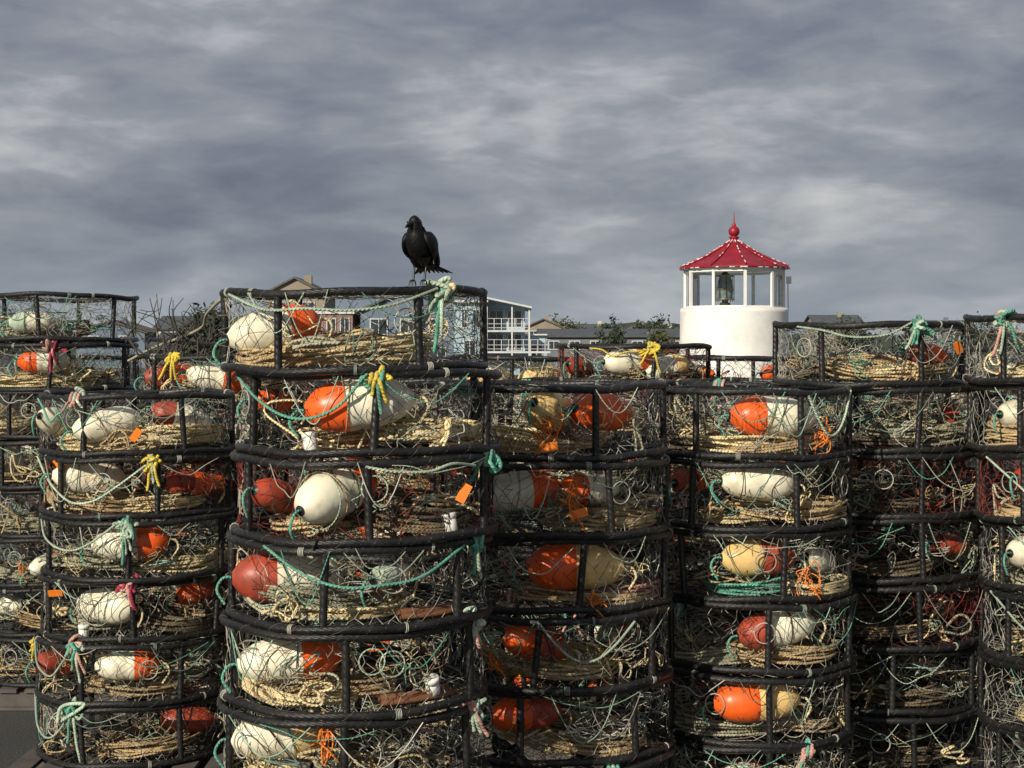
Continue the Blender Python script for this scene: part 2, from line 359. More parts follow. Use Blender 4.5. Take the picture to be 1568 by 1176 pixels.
def make_pot(loc,R,h,spec,seed,tilt=(0,0),rotz=0):
    rg=np.random.default_rng(seed)
    net=spec.get('net','wire_grey')
    a0=math.radians(spec['a0']) if 'a0' in spec else rg.random()*6.3
    fr=MB(); pot_frame(fr,R,h,rg,'wire_grey',a0)
    o=fr.obj('crab_pot',loc=loc); o.rotation_euler=(tilt[0],tilt[1],0)
    nb=MB(); pot_net(nb,R,h,rg,net)
    for (u,z) in spec.get('rings',[]): escape_ring(nb,R,-math.acos(u),z*h,.045)
    if not spec.get('rings') : escape_ring(nb,R,-rg.uniform(.3,2.8),h*.6,.045,'wire_grey')
    nb.obj('netting',o)
    rp=MB(); bu=MB()
    cm=['rope_cream','rope_tan','rope_grey','rope_old_shade','rope_tan']
    dflt=[(cm[rg.integers(5)],-.1+rg.normal()*.1),(cm[rg.integers(5)],.12+rg.normal()*.08)][:1+int(rg.random()<.7)]
    for k,(mt,x) in enumerate(spec.get('coils',dflt)):
        big=rg.uniform(.7,1.2)
        coil(rp,(x,-.13-.03*k+rg.normal()*.03,.03+.015*k),(.20+rg.random()*.08)*(.6+.4*big),(.16+rg.random()*.05)*(.7+.3*big),int(14*big)+2,mt,rg,hz=(.05+.04*rg.random())*big,yaw=rg.normal()*.4)
    coil(rp,(rg.normal()*.08,.16,.03),.22,.14,8,'rope_old_shade',rg,hz=.10)
    scribble(rp,rg,R,h,spec.get('scr',9)+5,spec.get('scrm',['rope_pale','wire_green','wire_grey','rope_cream','rope_tan','wire_grey','wire_dark']),r=.0025)
    scribble(rp,rg,R,h,4,['rope_cream','rope_tan','rope_grey'],r=.0055,sz=.10,zr=(.15,.4))
    scribble(rp,rg,R,h,8,['wire_green','wire_grey','wire_dark',net],r=.0018,front=False,sz=.11)
    for bspec in spec.get('b',[]):
        x,z,yaw,mL,mR=bspec[:5]; s=bspec[5] if len(bspec)>5 else 1.
        Lb=.31*s; reach=math.sqrt(max(.02,(R-.10)**2-(abs(x)+abs(math.cos(yaw))*Lb*.30)**2))
        yy=bspec[6] if len(bspec)>6 else -reach
        if abs(x)+abs(math.cos(yaw))*Lb*.5>R-.05: x=math.copysign(R-.05-abs(math.cos(yaw))*Lb*.5,x)
        buoy(bu,(x,yy,z*h),yaw,rg.normal()*.13,mL,mR,L=Lb,R=.073*s,rg=rg)
    if bu.n: bu.obj('buoys',o)
    for (x,z) in spec.get('jars',[]): jar(rp,(x,-math.sqrt((R-.05)**2-x*x),z*h),rg)
    for (x,z) in spec.get('tags',[]):
        y=-math.sqrt((R-.02)**2-x*x)
        box(rp,(x,y-.004,z*h),(.035,.003,.07),'tag_orange',tilt=(rg.normal()*.3,rg.normal()*.8+.5))
    for (x,z) in spec.get('orange',[]):
        y=-math.sqrt((R-.03)**2-x*x)
        t=np.linspace(0,2*np.pi,50,endpoint=False)
        for _ in range(3): tube(rp,np.array([x,y,z*h])+wob(rg,t,(.04,.015,.065),3),.003,4,'rope_orange',True,rnd=rg.random())
        s=rg.choice([-1,1]); l=rg.uniform(.05,.12)
        P=spline([(x,y,z*h+l*.8),(x-.02*s,y-.02,z*h),(x+.02*s,y-.03,z*h-l*.5),(x+.05*s,y-.015,z*h-l)],20); tube(rp,P,.0035,5,'rope_orange',taper=True)
    for (x0,x1) in spec.get('rust',[]):
        a=np.linspace(-math.acos(x0/R),-math.acos(x1/R),12)
        for rr_,dz in ((R-.05,.045),(R-.085,.055)):
            P=np.stack([rr_*np.cos(a),rr_*np.sin(a),0*a+dz],1); tube(rp,P,.014,4,'rust',ref=(0,0,1))
    for (x,mats,size,tl) in spec.get('knots',[]):
        y=-math.sqrt((R-.0165)**2-x*x); knot(rp,(x,y-.012,h-.0165),size,mats,rg,tails=3,tl=tl)
    for (x0,x1,sag,mt) in spec.get('drape',[]): swag(rp,R,h,x0,x1,sag,mt,rg)
    for _ in range(3):
        x0=rg.uniform(-.45,.2); swag(rp,R,h,x0,min(.46,x0+rg.uniform(.1,.45)),rg.uniform(.03,.2),['wire_green','rope_pale','rope_teal','wire_grey'][rg.integers(4)],rg,r=.0022)
    rp.obj('ropes',o)
    return o
W,O,Y,RD='buoy_white','buoy_orange','buoy_yellow','buoy_red'
TE,YE,PA,PI,CR='rope_teal','rope_yellow','rope_pale','rope_pink','rope_crimson'
cc,ct,cg,co_='rope_cream','rope_tan','rope_grey','rope_old_shade'
def pallet(x,y,hgt,yaw=0):
    mb=MB()
    for k in range(7): box(mb,((k-3)*.16,0,hgt-.011),(.11,1.05,.022),'wood')
    for k in(-1,0,1):
        box(mb,(0,k*.46,(hgt-.022-.022)/2+.022-.001),(1.08,.09,hgt-.046),'wood')
        box(mb,(0,k*.46,.010),(1.08,.11,.02),'wood')
    o=mb.obj('wooden_pallet',loc=(x,y,.004)); o.rotation_euler=(0,0,yaw)
seedc=[100]
def column(xs,y,base,h,n,specs,R=.5,gap=0.,jit=.012):
    if base>.03: pallet(np.mean(xs) if hasattr(xs,'__len__') else xs,y,base)
    for i in range(n):
        lvl=n-1-i
        x=xs[min(i,len(xs)-1)] if hasattr(xs,'__len__') else xs
        rg=np.random.default_rng(seedc[0]); seedc[0]+=7
        sp=specs[i] if i<len(specs) else rspec(rg)
        make_pot((x,y+rg.normal()*jit,base+.006+lvl*h),R,h-.001,sp,seedc[0],tilt=sp.get('tilt',(rg.normal()*.005,rg.normal()*.006)))
def rspec(rg):
    c=[(W,O),(O,W),(W,RD),(RD,W),(W,W),(Y,O)]
    b=[]
    for k in range(rg.integers(1,3)):
        mL,mR=c[rg.integers(len(c))]; b.append((rg.uniform(-.3,.3) if k==0 else rg.choice([-1,1])*.28,rg.uniform(.45,.62),rg.normal()*.6,mL,mR,.85))
    if len(b)==2 and abs(b[0][0]-b[1][0])<.30: b=b[:1]
    d=dict(b=b,net=['wire_grey','wire_grey','wire_dark','wire_red'][rg.integers(4)])
    if rg.random()<.5: d['knots']=[(rg.uniform(-.3,.3),[[TE,PA],[YE],[PI,TE]][rg.integers(3)],.05,.1)]
    if rg.random()<.2: d['orange']=[(rg.uniform(-.3,.3),.4)]
    return d
A=[dict(a0=-57,b=[(-.28,.50,.45,W,O,1.15)],knots=[(.345,[PA,TE,PA,'rope_cream'],.062,.19)],coils=[(cc,-.02),(ct,-.18)],drape=[(-.42,.33,.06,PA)],tilt=(.024,-.010),scr=3),
 dict(a0=-82,b=[(.0,.60,.12,O,W,1.25),(-.34,.62,.5,O,O,.55)],knots=[(.07,[YE,YE,TE],.058,.12)],jars=[(-.17,.15)],drape=[(-.47,.04,.16,TE)],coils=[(ct,.0),(cc,.2)]),
 dict(a0=-84,b=[(-.07,.60,1.0,W,O,1.25),(-.29,.5,.9,RD,RD,.8)],knots=[(.455,[TE,PA],.06,.07)],jars=[(.33,.2)],tags=[(.38,.55)],rings=[(.16,.66)],net='wire_red',coils=[(ct,-.1),(co_,.15)],drape=[(.05,.42,.03,PA)]),
 dict(a0=-100,b=[(-.25,.50,.25,RD,W,1.3),(.14,.62,.9,'rope_pale',W,.6)],knots=[(.44,[PA,TE,TE],.066,.14)],rust=[(.2,.42)],drape=[(-.3,.40,.13,TE)],coils=[(cc,-.02),(cg,-.2)]),
 dict(a0=-87,b=[(-.21,.55,.2,W,O,1.2)],knots=[(.45,[PA,PI],.06,.10)],jars=[(.31,.28)],rings=[(.22,.66),(.36,.62)],rust=[(.15,.43)],coils=[(ct,-.1),(cc,-.25)]),
 dict(a0=-88,b=[(-.25,.60,.3,W,Y,1.15)],knots=[(.45,[PA,PI],.06,.10)],coils=[(cc,-.15),(cg,.1)],orange=[(-.05,.8)]),]
column([-.588,-.536,-.551,-.570,-.592,-.597,-.58,-.59],5.9,0,.3025,8,A,R=.504)
B=[dict(a0=-109,b=[(-.37,.5,1.2,W,W,1.0),(-.07,.5,.5,W,W,1.1),(.26,.58,.3,RD,W,1.0)],knots=[(-.2,[PI,PA],.05,.08)],drape=[(-.45,-.2,.1,TE)],tags=[(.1,.35)],coils=[(cc,-.05),(cc,.2)]),
 dict(a0=-66,b=[(-.18,.62,.3,W,W,1.15),(.3,.5,.6,RD,O,.9)],knots=[(.18,[YE,PA,YE],.066,.16)],net='wire_red',coils=[(cc,.1),(ct,-.2)],drape=[(-.48,.15,.2,PA)],tags=[(-.3,.85)]),
 dict(a0=-82,b=[(.04,.6,.1,W,O,1.2)],knots=[(.05,[TE,PA,PA],.066,.18)],coils=[(cc,.25),(cg,-.1)],drape=[(-.5,.0,.12,PA)]),
 dict(a0=-82,b=[(-.08,.55,-.5,W,W,1.2),(.32,.65,.7,O,RD,.75)],knots=[(.06,[CR,PI],.06,.11)],jars=[(-.18,.16)],tags=[(-.34,.75)],coils=[(cg,-.1),(co_,.2)]),
 dict(a0=-109,b=[(.05,.62,.2,W,O,1.),(-.36,.5,.9,RD,O,.85)],knots=[(-.18,[PI,TE,PA],.07,.16)],coils=[(ct,.05),(cg,.1)],drape=[(-.49,-.2,.15,PA)]),
 dict(a0=-109,b=[(.3,.55,.3,RD,RD,.9)],knots=[(-.2,[TE,PA,PA],.075,.22)],coils=[(ct,.1)],drape=[(-.49,-.2,.15,PA)])]
column([-1.93,-1.93,-1.92,-1.925,-1.945,-1.95],8.1,.14,.305,6,B,R=.498)
Cc=[dict(a0=-90,b=[(-.05,.4,.3,'rope_pale',W,.9)],coils=[(cg,-.1)],scrm=['rope_teal','wire_green','rope_pale','wire_grey'],scr=16),
 dict(a0=-80,b=[(0.02,.62,.2,O,W,1.)],knots=[(.1,[CR,PI],.07,.16)],coils=[(cc,-.1),(cc,.1)]),
 dict(b=[(-.33,.5,.9,Y,W,1.1)],coils=[(cc,-.3)]),dict(b=[(-.33,.5,.9,W,W,1.1)],coils=[(ct,-.3)])]
column(-2.892,10.0,.13,.30,8,Cc)
E=[dict(a0=-68,b=[(-.005,.62,1.15,Y,O,1.2,-.31),(.21,.62,.8,O,O,1.1,-.26)],orange=[(-.03,.4)],coils=[(cc,.0),(cc,-.15)],tags=[(-.02,.2)]),
 dict(a0=-64,b=[(-.15,.58,.25,W,O,1.15),(.14,.6,.5,O,W,.9,-.25)],orange=[(.07,.45)],coils=[(cc,.15),(ct,.2)],tags=[(.09,.35)],scr=12),
 dict(a0=-82,b=[(.06,.58,.05,O,Y,1.3)],coils=[(ct,.1),('rope_pink',.2)],scr=12,orange=[(.14,.15)]),
 dict(a0=-99,b=[(-.10,.6,.4,O,RD,1.)],coils=[('rope_yellow',.0),(cc,-.05)],drape=[(-.1,.3,.16,PA)],orange=[(-.27,.4)],scr=16),
 dict(a0=-52,b=[(-.15,.6,.4,O,RD,1.)],coils=[(cc,-.0),(ct,.1)],scr=16),]
column([.17,.18,.20,.20,.21],6.8,.185,.31,6,E)
F=[dict(a0=-68,b=[(.06,.60,.1,O,W,1.25)],coils=[(cc,.0),(ct,.1)],scr=14,orange=[(.28,.3)],drape=[(.2,.44,.2,PA)]),
 dict(a0=-72,b=[(-.01,.68,.2,W,W,1.1),(-.29,.65,.9,RD,O,.8)],coils=[(cc,-.05),(ct,.15)],scr=14),
 dict(a0=-80,b=[(-.02,.6,.2,Y,RD,1.1),(.28,.5,.9,W,W,.8)],coils=[(cc,.2),('rope_teal',-.02)],scr=14,orange=[(.2,.3)]),
 dict(a0=-90,b=[(.05,.6,.15,RD,W,1.15)],coils=[(cg,-.15),(ct,.1)],scr=16),
 dict(a0=-90,b=[(-.03,.6,.1,O,Y,1.25)],coils=[(cg,-.1),(ct,.1)],scr=16),]
column([1.098,1.10,1.11,1.12,1.11],7.3,.14,.312,6,F,R=.472)
G=[dict(a0=-81,b=[(-.06,.62,.5,W,O,1.15),(.18,.5,.5,W,Y,1.05,-.30),(-.35,.5,.9,RD,RD,.8)],knots=[(.07,[YE,YE],.075,.16)],net='wire_red',drape=[(-.3,.05,.04,YE)])]
column(.775,10.0,.12,.30,7,G)
H=[dict(a0=-70,b=[(.23,.5,.3,RD,O,.75)],knots=[(.13,[TE,PA,TE],.075,.12)],coils=[(ct,.0),(cc,.1)],scr=18,scrm=['rope_teal','wire_green','rope_pale','wire_grey','wire_dark'],tags=[(.38,.6)],drape=[(-.4,.1,.05,PA)]),
 dict(a0=-84,b=[(.3,.5,.6,RD,W,.8)],scr=18,coils=[(co_,0),(cg,.1)]),dict(a0=-84,net='wire_red',scr=14,coils=[(co_,0)]),dict(a0=-84,net='wire_dark',b=[(.25,.5,.5,RD,RD,.7)],scr=6,coils=[(co_,0)]),dict(a0=-84,net='wire_red',coils=[(co_,0)],scr=2),dict(net='wire_dark',coils=[(co_,0)],scr=2),dict(net='wire_dark',coils=[(co_,0)],scr=2)]  # lower tiers: shade painted in with dark rope and dark net wire
column([1.775,1.875,1.885,1.88,1.88],7.85,.14,.312,7,H,R=.475)
I=[dict(a0=-83,b=[(-.1,.5,.3,W,O,1.)],knots=[(-.40,[TE,PA,PI],.075,.16)],coils=[(cc,-.1)]),
 dict(a0=-83,b=[(-.3,.55,.6,W,O,.95)],scr=14),dict(a0=-83,b=[(-.28,.6,.6,RD,RD,.9)],drape=[(-.48,-.1,.2,PA)],net='wire_red'),
 dict(b=[(-.3,.55,.6,W,W,1.1)],scr=14),dict(b=[(-.2,.5,.4,W,O,.9)],coils=[(cc,-.1)],drape=[(-.48,-.1,.2,PA)]),dict(scr=12)]
column([2.605,2.63,2.655,2.68,2.68],7.3,.145,.315,7,I,R=.487)
J=[dict(a0=-75,b=[(-.27,.55,.5,RD,O,1.),(.03,.55,.2,W,O,1.1)],knots=[(-.2,[YE,YE],.058,.12)])]
column(-1.694,9.2,.14,.288,7,J)
K=[dict(b=[(-.2,.5,.3,Y,W,1.),(.15,.5,.3,Y,Y,1.)],coils=[(cc,-.1),(cc,.1)],scrm=['rope_yellow','rope_cream'],scr=14)]
column(.03,11.0,.13,.2865,7,K)
protos=[]
for s in range(6):
    rg=np.random.default_rng(900+s); o=make_pot((0,0,0),.495,.297,rspec(rg),950+s); protos.append(o)
used=[False]*6
def gencol(x,y,top,n=None):
    h=.298; n=n or int(top/h); base=max(.05,top-n*h); pallet(x,y,base)
    rg=np.random.default_rng(int(abs(x*100)+y*31))
    for l in range(n):
        k=int(rg.integers(6)); p=protos[k]; loc=(x+rg.normal()*.015,y+rg.normal()*.015,base+.006+l*h)
        if not used[k]: q=p; used[k]=True
        else:
            q=bpy.data.objects.new('crab_pot',p.data); sc.collection.objects.link(q)
            for c in p.children:
                cc_=bpy.data.objects.new(c.name.split('.')[0],c.data); sc.collection.objects.link(cc_); cc_.parent=q
        q.location=loc; q.rotation_euler=(0,0,rg.normal()*.35)
for (x,y,t) in [(1.586,11,2.12),(2.25,9.0,2.06),(3.2,9.6,2.2),(-.636,8.3,2.02),(.32,8.6,2.02),(1.33,8.55,2.02),(-.8,9.95,2.06),
                (-4.0,10.4,2.2),(-3.3,12,2.1),(-2.2,11.9,2.1),(-1.1,12,2.1),(2.75,11.2,2.16),(3.72,7.7,2.3)]:
    gencol(x,y,t)
for k in range(6):
    if not used[k]:
        for c in list(protos[k].children): bpy.data.objects.remove(c)
        bpy.data.objects.remove(protos[k])
mb=MB(); rg=np.random.default_rng(5)
for i in range(30):
    x=-1.694+rg.uniform(-.42,-.02); y=9.0+rg.uniform(-.2,.2); z=2.15
    l=rg.uniform(.15,.36); dx=rg.normal()*.12
    P=spline([(x,y,z),(x+dx*.4+rg.normal()*.04,y,z+l*.4),(x+dx,y+rg.normal()*.05,z+l*.75),(x+dx*1.5+rg.normal()*.05,y,z+l)],18)
    tube(mb,P,np.linspace(.006,.002,len(P)),4,'twig')
    for _ in range(2):
        b0=P[rg.integers(5,14)]; d=rg.normal(size=3)*[.07,.03,.05]; tube(mb,[b0,b0+d*.5+[0,0,.02],b0+d+[0,0,.05]],.0022,4,'twig')
mb.obj('tangled_wire')
mb=MB()
tube(mb,spline([(-1.08,6.0,2.36),(-1.17,6.4,2.41),(-1.40,7.2,2.36),(-1.72,8.6,2.30),(-2.15,9.4,2.20),(-2.35,9.6,2.12)],60),.008,7,'rope_grey')
tube(mb,spline([(-1.06,5.9,2.20),(-1.3,7.0,2.24),(-1.6,8.5,2.22),(-2.2,9.5,2.25)],60),.012,7,'rubber')
mb.obj('mooring_line')

# ------------------------------------------------------------------ crow
def loft(mb,secs,mat,k=16,yaw=0,rnd=.5):
    S=np.array(secs,float); P=np.stack([S[:,0],-S[:,1],S[:,2]],1)
    n0=len(P)
    Pi=spline(P,(n0-1)*5); m=len(Pi); q=np.linspace(0,n0-1,m)
    rl=np.interp(q,np.arange(n0),S[:,3]); rd=np.interp(q,np.arange(n0),S[:,4])
    kern=np.array([.25,.5,.25])
    for _ in range(2): 
        rl[1:-1]=np.convolve(rl,kern,'valid'); rd[1:-1]=np.convolve(rd,kern,'valid')
    T=nrm(np.gradient(Pi,axis=0)); X=np.array([1.,0,0]); N=nrm(np.cross(T,X)); Lx=np.cross(N,T)
    th=np.arange(k)/k*2*np.pi
    V=Pi[:,None]+rl[:,None,None]*np.cos(th)[None,:,None]*Lx[:,None]+rd[:,None,None]*np.sin(th)[None,:,None]*N[:,None]
    i=np.arange(m-1)[:,None]; j=np.arange(k)[None]; j2=(j+1)%k
    F=np.stack([i*k+j,i*k+j2,(i+1)*k+j2,(i+1)*k+j],-1).reshape(-1,4)
    at=np.zeros((m*k,3)); at[:,2]=rnd
    mb.add(V.reshape(-1,3),F,mat,at)
mb=MB(); rg=np.random.default_rng(3)
loft(mb,[(0,-.085,.060,.004,.004),(0,-.068,.072,.022,.016),(0,-.042,.092,.034,.032),(0,-.014,.118,.045,.045),(0,.008,.145,.049,.047),(0,.022,.168,.041,.040),(0,.030,.190,.027,.030),(0,.034,.208,.0250,.029),(0,.036,.222,.0215,.025),(0,.034,.232,.013,.015),(0,.032,.236,.001,.001)],'feather',24)
loft(mb,[(0,.050,.209,.011,.012),(-.004,.066,.206,.0085,.009),(-.008,.082,.199,.0055,.006),(-.012,.094,.190,.0015,.002)],'beak',10)
loft(mb,[(0,.050,.202,.008,.006),(-.004,.066,.198,.006,.004),(-.010,.086,.190,.001,.001)],'beak',8)
for s in(-1,1): revolve(mb,[(-.003,.0005),(-.002,.003),(0,.0042),(.002,.003),(.003,.0005)],(s*.0235,-.048,.213),(s,-.4,.1),10,'beak')
for i in range(300):
    q=rg.uniform(0,1); f=np.interp(q,[0,.35,.7,1],[-.06,-.01,.02,.032]); u=np.interp(q,[0,.35,.7,1],[.076,.121,.165,.2]); rad=np.interp(q,[0,.35,.7,1],[.024,.043,.042,.026])
    a=rg.uniform(0,2*np.pi); x=math.cos(a)*rad; ff=f+math.sin(a)*rad*.75; uu=u-math.sin(a)*rad*.45
    l=rg.uniform(.012,.022)
    loft(mb,[(x*.96,ff,uu,.001,.0006),(x*1.03,ff-.2*l,uu-.5*l,.0045,.001),(x*1.03,ff-.45*l,uu-l,.0008,.0004)],'feather',5,rnd=rg.random())
for s in(-1,1):
    loft(mb,[(s*.028,.026,.176,.006,.006),(s*.044,.014,.160,.013,.030),(s*.054,-.012,.130,.012,.034),(s*.046,-.045,.100,.009,.024),(s*.032,-.078,.076,.006,.014),(s*.018,-.102,.060,.002,.004)],'feather',16)
    for i in range(9):
        w=i/8; x0=s*(.057-.004*w); f0=.004-.03*w; u0=.152-.050*w+.012
        loft(mb,[(x0*.9,f0,u0,.002,.006),(x0*1.03,f0-.03,u0-.030,.0022,.0095),(x0*.80,f0-.060,u0-.054,.002,.008),(x0*.42-s*.006*w,-.094-.008*(8-i)/8-.006,.058-.004*w,.001,.002)],'feather',6,rnd=rg.random())
for i in range(9):
    a=(i-4)*.065
    p=[(0,-.060,.076),(a*.05,-.088,.064),(a*.105,-.118,.051),(a*.15,-.146,.040)]
    loft(mb,[(p[0][0]+a*.03,p[0][1],p[0][2],.006,.003),(p[1][0]+a*.06,p[1][1],p[1][2]-abs(a)*.01,.009,.0016),(p[2][0]+a*.10,p[2][1],p[2][2]-abs(a)*.015,.009,.0014),(p[3][0]+a*.14,p[3][1]+abs(a)*.03,p[3][2]-abs(a)*.015,.003,.001)],'feather',6,rnd=rg.random())
for s,ff in((-1,.004),(1,-.006)):
    x=s*.023
    loft(mb,[(x,-.008,.092,.020,.024),(x*1.05,-.012,.076,.012,.014),(x,-.014,.062,.006,.007),(x,-.012,.052,.0035,.004)],'feather',12)
    tube(mb,spline([(x,.013,.055),(x*.98,.008,.034),(x*.95,.002,.010),(x*.95,.0,.003)],14),.0038,7,'beak')
    for a in(-.45,0,.45):
        d=np.array([math.sin(a)*.8,-1,0]); b0=np.array([x*.95,0,.004])
        P=spline([b0,b0+d*.012+[0,0,.002],b0+d*.020+[0,0,-.008],b0+d*.021+[0,0,-.018]],14)
        tube(mb,P,np.linspace(.0028,.0012,len(P)),6,'beak')
    b0=np.array([x*.95,0,.004]); tube(mb,spline([b0,b0+[0,.013,.001],b0+[0,.021,-.010],b0+[0,.020,-.02]],14),.0024,6,'beak')
crow=mb.obj('crow'); crow.rotation_euler=(0,0,math.radians(-20)); crow.scale=(.97,.97,.97)
crow.location=(-.588+.262,5.9-.415,2.4345)

# ------------------------------------------------------------------ lighthouse
LX,LY=4.958,35.0; px=LY/2400
def Z(y,d): return CAMZ+(530-y)*d/2400
lh=MB()
zt=Z(472,LY)
R0=82*px
revolve(lh,[(0,R0*1.03),(zt-.10,R0),(zt-.03,R0),(zt-.03,R0+.0),(zt,R0-.02),(zt,.9),(zt+.001,.02)],(0,0,0),(0,0,1),72,'white_paint')
tower=lh.obj('lighthouse',loc=(LX,LY,0))
fr=MB(); gl=MB(); n=10; RG=75*px; z0=zt; z1=Z(413,LY)-.02; ph=math.radians(-90+4.5)
corner=[np.array([RG*math.cos(ph+k*2*np.pi/n),RG*math.sin(ph+k*2*np.pi/n)]) for k in range(n)]
for k in range(n):
    a=corner[k]; b_=corner[(k+1)%n]; mid=(a+b_)/2; ang=math.atan2(b_[1]-a[1],b_[0]-a[0]); L=np.linalg.norm(b_-a)
    box(fr,(a[0],a[1],(z0+z1)/2+.005),(.06,.06,z1-z0),'trim_white',rz=ph+k*2*np.pi/n)
    box(fr,(mid[0],mid[1],z0+.02),(L-.06,.05,.04),'trim_white',rz=ang)
    box(fr,(mid[0],mid[1],z1-.03),(L-.06,.05,.06),'trim_white',rz=ang)
    V=[(a[0]*.99,a[1]*.99,z0+.04),(b_[0]*.99,b_[1]*.99,z0+.04),(b_[0]*.99,b_[1]*.99,z1-.06),(a[0]*.99,a[1]*.99,z1-.06)]
    gl.add(V,[[0,1,2,3]],'pane_glass',flat=True)
fr.obj('lantern_frame',tower); gl.obj('lantern_panes',tower)
rf=MB(); prof=[(83,413),(83,409.5),(79,407.5),(60,399.5),(42,391),(26,382),(14,374),(9,371)]
zr=[(r*px,Z(y,LY)) for r,y in prof]
for i in range(len(zr)-1):
    for k in range(n):
        a0=ph+k*2*np.pi/n; a1=a0+2*np.pi/n
        V=[(zr[i][0]*math.cos(a0),zr[i][0]*math.sin(a0),zr[i][1]),(zr[i][0]*math.cos(a1),zr[i][0]*math.sin(a1),zr[i][1]),(zr[i+1][0]*math.cos(a1),zr[i+1][0]*math.sin(a1),zr[i+1][1]),(zr[i+1][0]*math.cos(a0),zr[i+1][0]*math.sin(a0),zr[i+1][1])]
        rf.add(V,[[0,1,2,3]],'red_paint',flat=True)
for k in range(n):
    a0=ph+k*2*np.pi/n; a1=a0+2*np.pi/n; r=zr[0][0]; z=zr[0][1]
    rf.add([(0,0,z-.004),(r*math.cos(a0),r*math.sin(a0),z-.004),(r*math.cos(a1),r*math.sin(a1),z-.004)],[[0,1,2]],'trim_white',flat=True)
    P=np.array([(q[0]*math.cos(a0)*1.005,q[0]*math.sin(a0)*1.005,q[1]+.012) for q in zr[1:]])
    tube(rf,P,.019,6,'red_paint')
    rg=np.random.default_rng(k)
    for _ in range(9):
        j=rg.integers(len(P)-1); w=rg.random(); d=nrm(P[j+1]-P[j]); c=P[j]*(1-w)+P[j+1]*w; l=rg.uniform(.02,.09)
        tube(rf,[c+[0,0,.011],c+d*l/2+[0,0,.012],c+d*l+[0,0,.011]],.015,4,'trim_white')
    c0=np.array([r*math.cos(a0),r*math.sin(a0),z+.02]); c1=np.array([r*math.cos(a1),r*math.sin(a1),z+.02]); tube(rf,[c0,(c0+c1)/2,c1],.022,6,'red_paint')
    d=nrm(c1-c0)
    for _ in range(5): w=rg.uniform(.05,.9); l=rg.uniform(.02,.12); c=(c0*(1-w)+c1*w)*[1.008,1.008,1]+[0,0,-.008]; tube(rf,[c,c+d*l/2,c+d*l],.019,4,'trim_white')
rf.obj('lantern_roof',tower)
fn=MB(); zz=lambda y:Z(y,LY)
pf=[(zz(374),.135),(zz(371),.10),(zz(366),.085),(zz(364),.12),(zz(363),.12),(zz(362),.07)]
bc=zz(354.5); pf+=[(bc+.125*math.sin(a),max(.02,.125*math.cos(a))) for a in np.linspace(-1.1,1.2,12)]
pf+=[(zz(344),.045),(zz(341),.02),(zz(325),.006),(zz(324),.001)]
revolve(fn,pf,(0,0,0),(0,0,1),20,'red_paint'); fn.obj('finial',tower)
le=MB(); cz=(z0+z1)/2
pf=[(z0+.0,.12),(z0+.12,.12),(z0+.12,.07),(z0+.2,.07)]
zz_=np.linspace(z0+.2,z1-.12,22); 
for i,q in enumerate(zz_):
    e=abs((q-cz)/(z1-z0-.3)*2); pf.append((q,.19*math.sqrt(max(.15,1-.5*e*e))*(1 if i%2 else .9)))
pf+=[(z1-.1,.11),(z1-.02,.04)]
revolve(le,pf,(0,0,0),(0,0,1),20,['dark_metal']*3+['lens_glass']*22+['dark_metal']*(len(pf)-1-25))
for k in range(8):
    a=k*np.pi/4; tube(le,[(.2*math.cos(a),.2*math.sin(a),z) for z in np.linspace(z0+.15,z1-.1,5)],.010,5,'dark_metal',ref=(1,0,0))
for z in (z0+.2,cz,z1-.12):
    t=np.linspace(0,2*np.pi,24,endpoint=False); tube(le,np.stack([.2*np.cos(t),.2*np.sin(t),0*t+z],1),.013,5,'brass',True)
o=le.obj('fresnel_lens',tower,loc=(-.20,0,0))
ex=MB(); tube(ex,[(R0*.97,-.15,zt-.3),(R0*.99,-.15,zt),(R0*.98,-.15,z1-.15)],.015,6,'trim_white',ref=(1,0,0)); box(ex,(R0*1.0,-.15,z1-.22),(.10,.1,.16),'trim_white')
ex.obj('conduit',tower)

# ------------------------------------------------------------------ buildings
def wins(mb,face_y,xs,zs,w,h,frame=.09):
    for x in xs:
        for z in zs:
            box(mb,(x,face_y-.04,z),(w+2*frame,.08,h+2*frame),'trim_house'); box(mb,(x,face_y-.065,z),(w,.06,h),'window_dark')
            box(mb,(x,face_y-.11,z),(.05,.03,h),'trim_house')
def gable(mb,x0,x1,y0,y1,ze,zr_,mat,wall,along='y',ov=.35):
    if along=='y':
        xm=(x0+x1)/2; s=(zr_-ze)/(xm-x0)
        for sg,xa in((1,x0),(-1,x1)):
            V=[(xa-sg*ov,y0-ov,ze-s*ov),(xa-sg*ov,y1+ov,ze-s*ov),(xm,y1+ov,zr_),(xm,y0-ov,zr_)]
            V=V+[(v[0],v[1],v[2]+.18) for v in V]
            mb.add(V,[[0,1,2,3],[7,6,5,4],[0,3,7,4],[1,5,6,2],[0,4,5,1]],mat,flat=True)
        for y in(y0,y1): mb.add([(x0,y,ze),(x1,y,ze),(xm,y,zr_)],[[0,1,2]],wall,flat=True)
    else:
        ym=(y0+y1)/2; s=(zr_-ze)/(ym-y0)
        for sg,ya in((1,y0),(-1,y1)):
            V=[(x0-ov,ya-sg*ov,ze-s*ov),(x1+ov,ya-sg*ov,ze-s*ov),(x1+ov,ym,zr_),(x0-ov,ym,zr_)]
            V=V+[(v[0],v[1],v[2]+.18) for v in V]
            mb.add(V,[[0,1,2,3],[7,6,5,4],[0,3,7,4],[1,5,6,2],[0,4,5,1]],mat,flat=True)
        for x in(x0,x1): mb.add([(x,y0,ze),(x,y1,ze),(x,ym,zr_)],[[0,1,2]],wall,flat=True)
def body(mb,x0,x1,y0,y1,z0,z1,mat): box(mb,((x0+x1)/2,(y0+y1)/2,(z0+z1)/2),(x1-x0,y1-y0,z1-z0),mat)
mb=MB()
